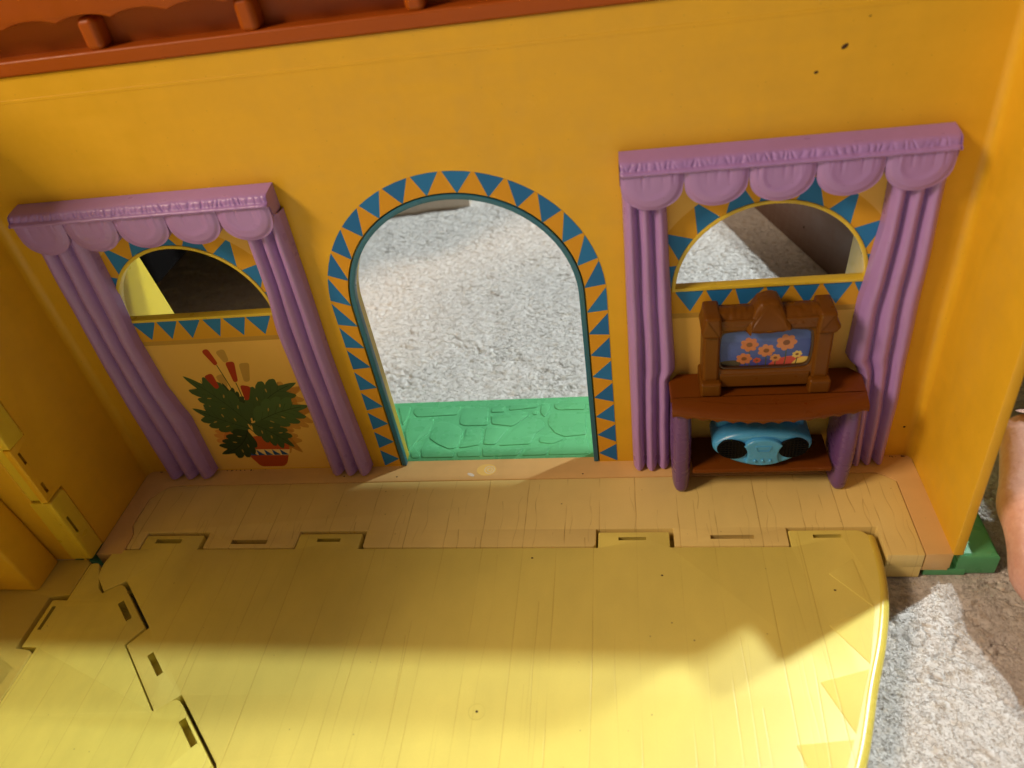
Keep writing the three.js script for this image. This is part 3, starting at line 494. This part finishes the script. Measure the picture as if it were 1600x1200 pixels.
// ------------------------------------------------------------------ television stand with lower shelf
const stand = thing('television_stand', [C, 0, 10], 'brown and purple toy stand with two shelves under the right window', 'tv stand');
{
  const top = [[-27.6, 1], [27.8, 1], [31.2, 5], [30.6, 14.2]], n = 42;
  const fr = []; for (let k = 0; k <= n; k++) { const t = k / n, x = lerp(30.4, -30.2, t); fr.push([x, 14.2 + 4.4 * Math.sin(Math.PI * t)]); }
  const o = [...top, ...fr, [-30.3, 14], [-30.4, 5]].map(([x, z]) => [x + C, z]);
  const shelf = part('top_shelf', flat(roundedPoly(o, 0.4, 2), 40.2, 42.2, 0.6, [], 3), M.brown, stand);
  const lip = [];
  for (let k = 0; k <= n * 3; k++) { const t = k / (n * 3), x = lerp(-30, 30.2, t); lip.push([x + C, 38.5 + 0.8 * Math.abs(Math.sin(t * Math.PI * 13))]); }
  const fz = (k) => { const x = lip[k][0] - C; return 18.4 + 4.4 * Math.sin(Math.PI * (1 - (x + 30.2) / 60.6)); };
  const LP = [[41.9, -5.4], [42.22, -4.8], [42.2, -4], [42.05, -2.4], [41.7, -1], [41.2, 0.1], [40.6, 0.7], [39.9, 0.95], [0, 0.85], [0.05, 0.4], [0.1, -1.6], [40.2, -1.7], [40.3, -4.5]];
  const lipG = grid(n * 3, LP.length - 1, (u, v) => { const k = Math.round(u * n * 3), [y, dz] = LP[Math.round(v * (LP.length - 1))]; return [lip[k][0], y < 1 ? lip[k][1] + y : y, fz(k) + dz]; });
  part('scalloped_edge', [lipG], M.brown, shelf);
  part('lower_shelf', flat(roundedPoly([[C - 23, 1], [C + 23, 1], [C + 23, 17.6], [C - 23, 17.6]], 0.6), 10.4, 12.4, 0.5), M.brown, stand);
  for (const s of [-1, 1]) {
    const lx = C + s * 26.7, pw = (q, e) => Math.sign(q) * Math.pow(Math.abs(q), e);
    const g = grid(48, 40, (u, v) => {
      const a = u * Math.PI * 2, y = lerp(0.05, 41, v), end = Math.sqrt(clamp01(y / 2.2)) * 0.25 + 0.75, hw = (2.75 + 0.75 * Math.sin(Math.PI * clamp01(y / 44))) * end, front = 17.2 + 1.5 * Math.sin(Math.PI * clamp01(y / 48)) - 1.2 * (1 - end) * 4, hd = (front - 1) / 2;
      return [lx + hw * pw(Math.cos(a), 0.75), y, 1 + hd + hd * pw(Math.sin(a), 0.6)];
    });
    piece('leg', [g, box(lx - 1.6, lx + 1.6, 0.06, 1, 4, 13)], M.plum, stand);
  }
}
// ------------------------------------------------------------------ television on the stand
const tv = thing('television', [94.6, 42.2, 7], 'brown carved toy television with a blue picture on the top shelf', 'television');
{
  const T = 94.6, hole = roundedPoly([[T - 14.1, 51.0, 2], [T - 7, 50.6, 2], [T + 7, 50.6, 2], [T + 13.4, 51.0, 2], [T + 14.2, 58, 6], [T + 13.4, 65.3, 2], [T + 7, 65.9, 2], [T - 7, 65.9, 2], [T - 14.1, 65.3, 2], [T - 14.8, 58, 6]], 1);
  const cs = [];
  cs.push(box(T - 17.6, T + 17.6, 43, 70, 2.2, 9, 0.8));
  cs.push(ext(poly(roundedPoly(rect(T - 17.2, T + 17.2, 44.5, 70), 0.8), [hole]), 8.6, 11.2, 0.5));
  const body = part('cabinet', cs, M.tvBrown, tv);
  part('screen_bezel', ext(poly(hole.map(([x, y]) => [lerp(x, T, -0.01), lerp(y, 58.2, -0.015)]), [roundedPoly(hole.map(([x, y]) => [lerp(x, T - 0.1, 0.045), lerp(y, 58.2, 0.07)]), 0)]), 8.7, 10.6, 0.15), M.darkBrown, tv);
  for (const s of [-1, 1]) {
    const x = T + s * 16.7;
    piece('column', [box(x - 2.6, x + 2.6, 44, 69, 2.4, 12.1, 1.1, 3)], M.tvBrown, tv);
    piece('foot_block', [box(x - 3.3, x + 3.3, 42.25, 47.6, 2.4, 14.2, 0.9, 3)], M.tvBrown, tv);
    const capP = [[x - 2.7, 64.6], [x + 2.7, 64.6], [x + 2.9 + (s > 0 ? 1.3 : 0), 66.8], [x + 2.6, 69.6], [x + 2.4, 72.2], [x - 2.4, 72.2], [x - 2.6, 69.6], [x - 2.9 - (s < 0 ? 0.6 : 0), 66.8]];
    piece('capital', [ext(poly(roundedPoly(capP, 0.9)), 2.2, 13.2, 1.0, 3)], M.tvBrown, tv);
  }
  part('bottom_rail', [box(T - 14, T + 14, 44, 49.4, 4, 11.6, 0.7)], M.tvBrown, tv);
  const lint = grid(90, 16, (u, v) => { const x = lerp(T - 14.5, T + 14.5, u), a = v * Math.PI * 0.62, rr = 4.4 + 0.28 * noise(x / 1.5, v * 3, 5) + 0.2 * noise(x / 4, 2, 8); return [x, 68.2 + rr * Math.sin(a) * 0.95, 7.6 + rr * Math.cos(a)]; });
  part('lintel', [lint, box(T - 14.5, T + 14.5, 66.4, 70.4, 2.4, 11.9, 0.5)], M.tvBrown, tv);
  const pd = new THREE.Shape(); pd.moveTo(T - 6.9, 66.4); pd.quadraticCurveTo(T, 64.6, T + 6.6, 66.4); pd.quadraticCurveTo(T + 6.8, 68.4, T + 5.2, 70); pd.quadraticCurveTo(T + 4.2, 73.0, T + 2.8, 75.0); pd.quadraticCurveTo(T + 0.2, 76.2, T - 2.8, 74.8); pd.quadraticCurveTo(T - 4.2, 73.0, T - 5.2, 70); pd.quadraticCurveTo(T - 6.8, 68.4, T - 6.6, 66.4);
  const pg = ext(pd, 3, 13.2, 1.2, 4, 10), pp = pg.attributes.position;
  for (let i = 0; i < pp.count; i++) { const y = pp.getY(i), x = pp.getX(i), z = pp.getZ(i); pp.setZ(i, z - (z > 8 ? clamp01((y - 67) / 9) * 3.4 : 0) + 0.5 * noise(x / 1.1, y / 4, 2)); }
  part('pediment', toCreasedNormals(pg, 0.8), M.tvBrown, body);
  // picture: plain hills and flowers in flat colours under a blue sky
  const pic = canvas(512, 288, (x, W, H) => {
    x.fillStyle = '#4a5fa6'; x.fillRect(0, 0, W, H); x.fillStyle = '#5068ae'; x.fillRect(0, 0, W, 90);
    const blob = (cx, cy, rx, ry, f, a = 0) => { x.fillStyle = f; x.beginPath(); x.ellipse(cx, cy, rx, ry, a, 0, 7); x.fill(); };
    blob(90, 300, 120, 66, '#4f4a3e'); blob(250, 312, 150, 84, '#4a4f9c'); blob(410, 306, 130, 92, '#c8574f'); blob(480, 300, 60, 70, '#e6c766');
    for (const [px, py, r, f] of [[165, 112, 42, '#b9744c'], [262, 160, 40, '#c07f58'], [372, 108, 48, '#c48358'], [140, 222, 38, '#bd774f'], [318, 222, 26, '#c9905c'], [440, 206, 24, '#dcc26c'], [214, 238, 20, '#b6563f']]) {
      x.strokeStyle = '#4c5a3c'; x.lineWidth = 6; x.beginPath(); x.moveTo(px, py); x.lineTo(px + 6, 288); x.stroke();
      for (let k = 0; k < 7; k++) blob(px + Math.cos(k * 0.9) * r * 0.75, py + Math.sin(k * 0.9) * r * 0.75, r * 0.5, r * 0.42, f, k * 0.9); blob(px, py, r * 0.42, r * 0.4, '#7b5236');
    }
  });
  const scr = grid(24, 14, (u, v) => { const x = u * 2 - 1, y = v * 2 - 1, bw = 13.7 - 0.7 * y * y * y * y, bh = 7.35 - 0.45 * Math.pow(Math.abs(x), 4); return [T - 0.2 + x * bw, 58.25 + y * bh, 9.25 + 0.9 * (1 - x * x) * (1 - y * y) + 0.25]; });
  part('screen', scr, new THREE.MeshPhysicalMaterial({ map: pic, roughness: 0.3, specularIntensity: 0.6 }), tv, { keepUV: true });
}
// ------------------------------------------------------------------ boombox on the lower shelf
const boom = thing('boombox', [95.2, 12.5, 8], 'small light blue toy boombox with black speakers on the lower shelf', 'boombox');
{
  const B = 95.3, eye = new THREE.Shape(); eye.moveTo(B - 15.9, 22.6); eye.bezierCurveTo(B - 11.5, 26.8, B - 5, 28.2, B, 28.2); eye.bezierCurveTo(B + 5, 28.2, B + 11.5, 26.8, B + 15.9, 22.6); eye.bezierCurveTo(B + 16.8, 20.5, B + 16, 18.4, B + 14, 17.2); eye.bezierCurveTo(B + 9, 14, B + 5, 12.6, B, 12.6); eye.bezierCurveTo(B - 5, 12.6, B - 9, 14, B - 14, 17.2); eye.bezierCurveTo(B - 16, 18.4, B - 16.8, 20.5, B - 15.9, 22.6);
  const g = ext(eye, 2.6, 14.6, 2.0, 5, 24, 0.8), p = g.attributes.position;
  for (let i = 0; i < p.count; i++) { const z = p.getZ(i), y = p.getY(i), x = p.getX(i) - B; if (z > 6) p.setZ(i, z + 2.4 - 0.0055 * x * x - 0.1 * Math.max(0, y - 21)); }
  const body = part('body', [toCreasedNormals(g, 0.8), box(B - 14.6, B + 14.6, 20, 31.4, 2.4, 9.2, 2, 3)], M.blue, boom);
  for (const s of [-1, 1]) {
    piece('handle_post', box(B + s * 8.2 - 1.2, B + s * 8.2 + 1.2, 28, 35, 6.5, 10.6, 0.8), M.blue, body);
    const sx = B + s * 9.9, sy = 20.9, cone = new THREE.CylinderGeometry(4.7, 4.7, 1.2, 36); cone.rotateX(Math.PI / 2); cone.scale(1, 0.86, 1); cone.rotateY(s * 0.12); cone.translate(sx, sy, 16.15);
    const sp = piece('speaker', [cone], M.black, boom);
    const rim = new THREE.TorusGeometry(4.75, 0.32, 8, 40); rim.scale(1, 0.86, 1); rim.rotateY(s * 0.12); rim.translate(sx, sy, 16.55); piece('speaker_rim', rim, M.black, sp);
    const bars = []; for (let k = -3; k <= 3; k++) { const l = 4.5 * Math.sqrt(1 - (k / 3.9) ** 2); bars.push(box(sx + k * 1.15 - 0.16, sx + k * 1.15 + 0.16, sy - l * 0.86, sy + l * 0.86, 16.5 - s * 0.12 * k * 1.15, 17.05 - s * 0.12 * k * 1.15)); bars.push(box(sx - l, sx + l, sy + k * 1.0 - 0.16, sy + k * 1.0 + 0.16, 16.6, 16.98)); }
    piece('speaker_grille', bars, M.black, sp);
  }
  const fp = new THREE.Shape(); fp.moveTo(B - 6.2, 22.8); fp.bezierCurveTo(B - 3.6, 27, B + 3.6, 27, B + 6.2, 22.8); fp.quadraticCurveTo(B + 4.0, 19.6, B + 5.6, 15.4); fp.bezierCurveTo(B + 3, 13.6, B - 3, 13.6, B - 5.6, 15.4); fp.quadraticCurveTo(B - 4.0, 19.6, B - 6.2, 22.8);
  const front = part('front_panel', ext(fp, 15.6, 17.9, 0.6, 3, 16, 0.8), M.blue, boom);
  part('display', ext(poly(roundedPoly([[B - 2.9, 23.2], [B + 2.9, 23.2], [B + 2.1, 20.7], [B - 2.1, 20.7]], 0.6), [roundedPoly([[B - 2.55, 22.95], [B + 2.55, 22.95], [B + 1.85, 20.95], [B - 1.85, 20.95]], 0.5)]), 17.7, 18.15, 0.1), M.blue, front);
  for (const k of [-1, 0, 1]) { const b = new THREE.SphereGeometry(0.62, 12, 8); b.scale(0.85, 1, 0.9); b.translate(B + k * 2.5, 16.6, 17.95); piece('button', b, M.blue, front); }
}

// ------------------------------------------------------------------ hand holding the right wall from outside
{
  const hand = [];
  const v = (x, y, z) => new THREE.Vector3(x, y, z);
  const chain = (pts) => { for (let i = 0; i + 1 < pts.length; i++) hand.push([pts[i], pts[i + 1]]); };
  const n = (x, y, z, r) => ({ p: v(x, y, z), r });
  const wrist = n(208, 16, 160, 20), palmA = n(194, 7, 116, 14), palmB = n(206, 10, 118, 15), palmC = n(217, 10, 124, 14);
  chain([n(226, 42, 226, 27), wrist]); chain([wrist, palmA]); chain([wrist, palmB]); chain([wrist, palmC]);
  const k1 = n(180, 3, 88, 10.6), k2 = n(195, 9, 84, 11.2), k3 = n(209, 10, 90, 10.6), k4 = n(221, 7, 101, 9.2);
  chain([palmA, k1]); chain([palmA, k2]); chain([palmB, k2]); chain([palmB, k3]); chain([palmC, k4]); chain([k1, k2]); chain([k2, k3]); chain([k3, k4]);
  chain([k1, n(171.3, 5, 56, 9.3), n(174, 10, 34, 8.7), n(179, 18.5, 12, 7.9)]);             // index finger lying beside the wall
  chain([k2, n(191, 24, 54, 9.3), n(191, 27, 34, 8.5), n(192, 24, 15, 7.7)]);
  chain([k3, n(208, 26, 62, 9), n(206, 29, 43, 8.2), n(204, 25, 25, 7.4)]);
  chain([k4, n(221, 20, 74, 8), n(220, 22, 57, 7.2), n(218, 18, 42, 6.4)]);
  chain([palmB, n(203, -2, 100, 10), n(203, -4, 78, 8.6), n(201, -4, 60, 7.6)]);              // thumb tucked under the palm
  const box3 = new THREE.Box3(); for (const [a, b] of hand) for (const q of [a, b]) { box3.expandByPoint(q.p.clone().addScalar(q.r + 6)); box3.expandByPoint(q.p.clone().subScalar(q.r + 6)); }
  const ctr = box3.getCenter(v(0, 0, 0)), half = box3.getSize(v(0, 0, 0)); const h = Math.max(half.x, half.y, half.z) / 2, R = 96;
  const mc = new MarchingCubes(R, new THREE.MeshStandardMaterial(), false, false, 400000); mc.isolation = 0;
  const seg = hand.map(([a, b]) => ({ a: a.p, d: b.p.clone().sub(a.p), l: a.p.distanceToSquared(b.p), ra: a.r, rb: b.r })), q = v(0, 0, 0), w = v(0, 0, 0);
  for (let k = 0; k < R; k++) for (let j = 0; j < R; j++) for (let i = 0; i < R; i++) {
    q.set(ctr.x + h * (i - R / 2) / (R / 2), ctr.y + h * (j - R / 2) / (R / 2), ctr.z + h * (k - R / 2) / (R / 2)); let sum = 0;
    for (const s of seg) { w.copy(q).sub(s.a); const t = clamp01(w.dot(s.d) / s.l), d = w.addScaledVector(s.d, -t).length() - lerp(s.ra, s.rb, t); if (d < 30) sum += Math.exp(-d / 1.3); }
    mc.field[k * R * R + j * R + i] = sum > 0 ? 1.3 * Math.log(sum) : -30;
  }
  mc.update();
  const g = new THREE.BufferGeometry(), cnt = mc.count; g.setAttribute('position', new THREE.BufferAttribute(mc.positionArray.slice(0, cnt * 3), 3)); g.setAttribute('normal', new THREE.BufferAttribute(mc.normalArray.slice(0, cnt * 3), 3));
  g.scale(h, h, h); g.translate(ctr.x, ctr.y, ctr.z);
  const skinTex = dataTex(256, 256, (u, vv) => { const m = tile((a, b) => fbm(a * 14, b * 14, 6))(u, vv) * 40, s = tile((a, b) => fbm(a * 50, b * 50, 1))(u, vv) * 26; return [214 + m * 0.5 + s * 0.4, 168 + m * 0.8 + s * 0.6, 154 + m * 0.8 + s * 0.6]; }, true, 2);
  const person = thing('person', [262, -12, 60], 'person kneeling at the right edge, bare hand with a finger on the outer wall', 'person');
  part('hand', g, new THREE.MeshPhysicalMaterial({ map: skinTex, color: lin(1, 0.98, 0.98), roughness: 0.5, bumpMap: TEX.peel, bumpScale: 0.0007, ior: 1.4 }), person);
  const tip = new THREE.SphereGeometry(5.2, 20, 12, 0, 6.3, 0, 1.1); tip.scale(0.9, 0.35, 1.05); tip.rotateX(-0.55); tip.rotateZ(-0.2); tip.translate(179.4, 25.0, 8.6);
  part('fingernail', tip, new THREE.MeshPhysicalMaterial({ color: lin(0.62, 0.38, 0.32), roughness: 0.3 }), person);
  const cloth = new THREE.MeshStandardMaterial({ color: lin(0.025, 0.026, 0.03), roughness: 0.95, bumpMap: TEX.peel, bumpScale: 0.0006 });
  const limb = (r0, r1, pts, ph) => {
    const cv = new THREE.CatmullRomCurve3(pts.map((p) => v(...p))), q0 = new THREE.TubeGeometry(cv, 60, 1, 40, false), P = q0.attributes.position;
    for (let i = 0; i < P.count; i++) { const t = Math.floor(i / 41) / 60, c = cv.getPointAt(t), k = lerp(r0, r1, t) * (1 + 0.05 * noise(i % 41 === 40 ? 0 : (i % 41) / 3, t * 14, ph)); P.setXYZ(i, c.x + (P.getX(i) - c.x) * k, c.y + (P.getY(i) - c.y) * k, c.z + (P.getZ(i) - c.z) * k); }
    q0.computeVertexNormals(); return q0;
  };
  part('trouser_leg', limb(62, 70, [[284, 49, -190], [278, 49, -60], [278, 49, 60], [286, 52, 220], [310, 60, 420]], 3), cloth, person, { label: 'dark trouser leg resting on the carpet beside the house' });
  part('sleeve', limb(36, 44, [[231, 52, 246], [258, 104, 316], [310, 190, 420]], 8), cloth, person);
}

// ------------------------------------------------------------------ furniture on the carpet behind the house
{
  // long low brown box seen through the right window
  const d = new THREE.Vector2(154.8 - 127.5, -139.4 + 225.7).normalize(), n = new THREE.Vector2(-d.y, d.x), A = new THREE.Vector2(154.8, -139.4).addScaledVector(d, 40), Bv = A.clone().addScaledVector(d, -420);
  const pts = [A, A.clone().addScaledVector(n, -160), Bv.clone().addScaledVector(n, -160), Bv].map((p) => [p.x, p.y]);
  const b = thing('storage_box', [190, CARPET_Y, -190], 'low brown box on the carpet seen through the right window', 'box');
  const taupe = plastic([0.15, 0.08, 0.055], { roughness: 0.8 });
  part('box_body', flat(pts, CARPET_Y, CARPET_Y + 33, 0.8), taupe, b);
  part('box_lid', flat(pts.map(([x, z]) => [lerp(x, 205, -0.008), lerp(z, -215, -0.004)]), CARPET_Y + 33.1, CARPET_Y + 37, 0.8), taupe, b);
  for (const [t, y] of [[0.28, 0], [0.17, 6]]) { const g = new THREE.SphereGeometry(0.6, 8, 6); const p = A.clone().lerp(Bv, t); g.translate(p.x, CARPET_Y + 8 + y, p.y); piece('dark_spot', g, M.dirt, b); }
  // low piece of dark furniture standing over the carpet behind the left window
  const s = thing('bed', [-330, CARPET_Y, -330], 'dark low bed over shadowed carpet behind the left window', 'bed');
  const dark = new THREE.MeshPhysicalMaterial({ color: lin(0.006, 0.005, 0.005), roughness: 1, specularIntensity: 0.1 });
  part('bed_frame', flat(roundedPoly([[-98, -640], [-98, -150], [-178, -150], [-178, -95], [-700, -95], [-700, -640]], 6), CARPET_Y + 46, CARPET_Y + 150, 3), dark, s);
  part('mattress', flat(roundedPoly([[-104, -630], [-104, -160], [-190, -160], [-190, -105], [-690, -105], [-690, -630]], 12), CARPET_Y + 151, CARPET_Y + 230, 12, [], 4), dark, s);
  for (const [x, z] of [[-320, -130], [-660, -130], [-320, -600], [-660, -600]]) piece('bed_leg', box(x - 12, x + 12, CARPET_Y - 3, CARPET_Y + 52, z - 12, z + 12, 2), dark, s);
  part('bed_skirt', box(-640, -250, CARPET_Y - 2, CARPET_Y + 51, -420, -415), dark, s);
  // pale board whose edge shows at the top of the doorway
  const p = thing('wooden_board', [-120, CARPET_Y, -262], 'pale brown board lying across the carpet at the top of the doorway', 'board');
  const bd = flat([[-51, -256.5], [-51, -285], [-250, -262], [-250, -233]], CARPET_Y - 1, CARPET_Y + 15, 1);
  part('board', bd, new THREE.MeshStandardMaterial({ color: lin(0.8, 0.7, 0.6), roughness: 0.8, map: TEX.mottle }), p);
}

// ------------------------------------------------------------------ lamps
{
  const lamp = thing('ceiling_lamp', [1230, 1760, -710], 'ceiling lamp with two bulbs above and behind the house', 'lamp');
  part('lamp_plate', new THREE.CylinderGeometry(170, 170, 14, 48).translate(1230, 1860, -710), new THREE.MeshStandardMaterial({ color: lin(0.7, 0.68, 0.62), roughness: 0.4 }), lamp);
  for (const b of BULBS) {
    const at = b.at.map((q) => q * 1000);
    piece('lamp_stem', new THREE.CylinderGeometry(12, 12, 1860 - at[1], 20).translate(at[0], (1860 + at[1]) / 2 + b.r * 1000, at[2]), new THREE.MeshStandardMaterial({ color: lin(0.6, 0.58, 0.5), roughness: 0.4 }), lamp);
    piece('bulb', new THREE.SphereGeometry(b.r * 1000, 24, 16).translate(...at), new THREE.MeshStandardMaterial({ color: 0xffffff, emissive: BULB_COLOUR, emissiveIntensity: 20 }), lamp);
    const l = new THREE.PointLight(BULB_COLOUR, b.cd, 0, 2); l.position.set(b.at[0] - lamp.position.x, b.at[1] - lamp.position.y, b.at[2] - lamp.position.z); l.castShadow = true; l.shadow.radius = b.r / 0.02; l.name = 'bulb_light'; lamp.add(l);
  }
  const soft = thing('shaded_lamp', SOFT.at.map((q) => q * 1000), 'square warm panel lamp in front of the house', 'lamp');
  const aim = new THREE.Object3D(); aim.position.set(...SOFT.at); aim.lookAt(0, 0.03, 0.05);
  const face = new THREE.PlaneGeometry(SOFT.size[0] * 1000, SOFT.size[1] * 1000), shell = box(-160, 160, -160, 160, -42, -4, 8);
  for (const g of [face, shell]) g.applyQuaternion(aim.quaternion).translate(...SOFT.at.map((q) => q * 1000));
  part('lamp_housing', shell, new THREE.MeshStandardMaterial({ color: lin(0.5, 0.45, 0.4), roughness: 0.7 }), soft);
  part('lamp_face', face, new THREE.MeshStandardMaterial({ color: 0xffffff, emissive: SOFT.colour, emissiveIntensity: 1.2 }), soft);
  const l = new THREE.RectAreaLight(SOFT.colour, SOFT.power, SOFT.size[0], SOFT.size[1]); l.quaternion.copy(aim.quaternion).multiply(new THREE.Quaternion().setFromAxisAngle(new THREE.Vector3(0, 1, 0), Math.PI)); l.translateZ(-0.012); l.name = 'panel_light'; soft.add(l);
}

renderer.render(scene, camera);
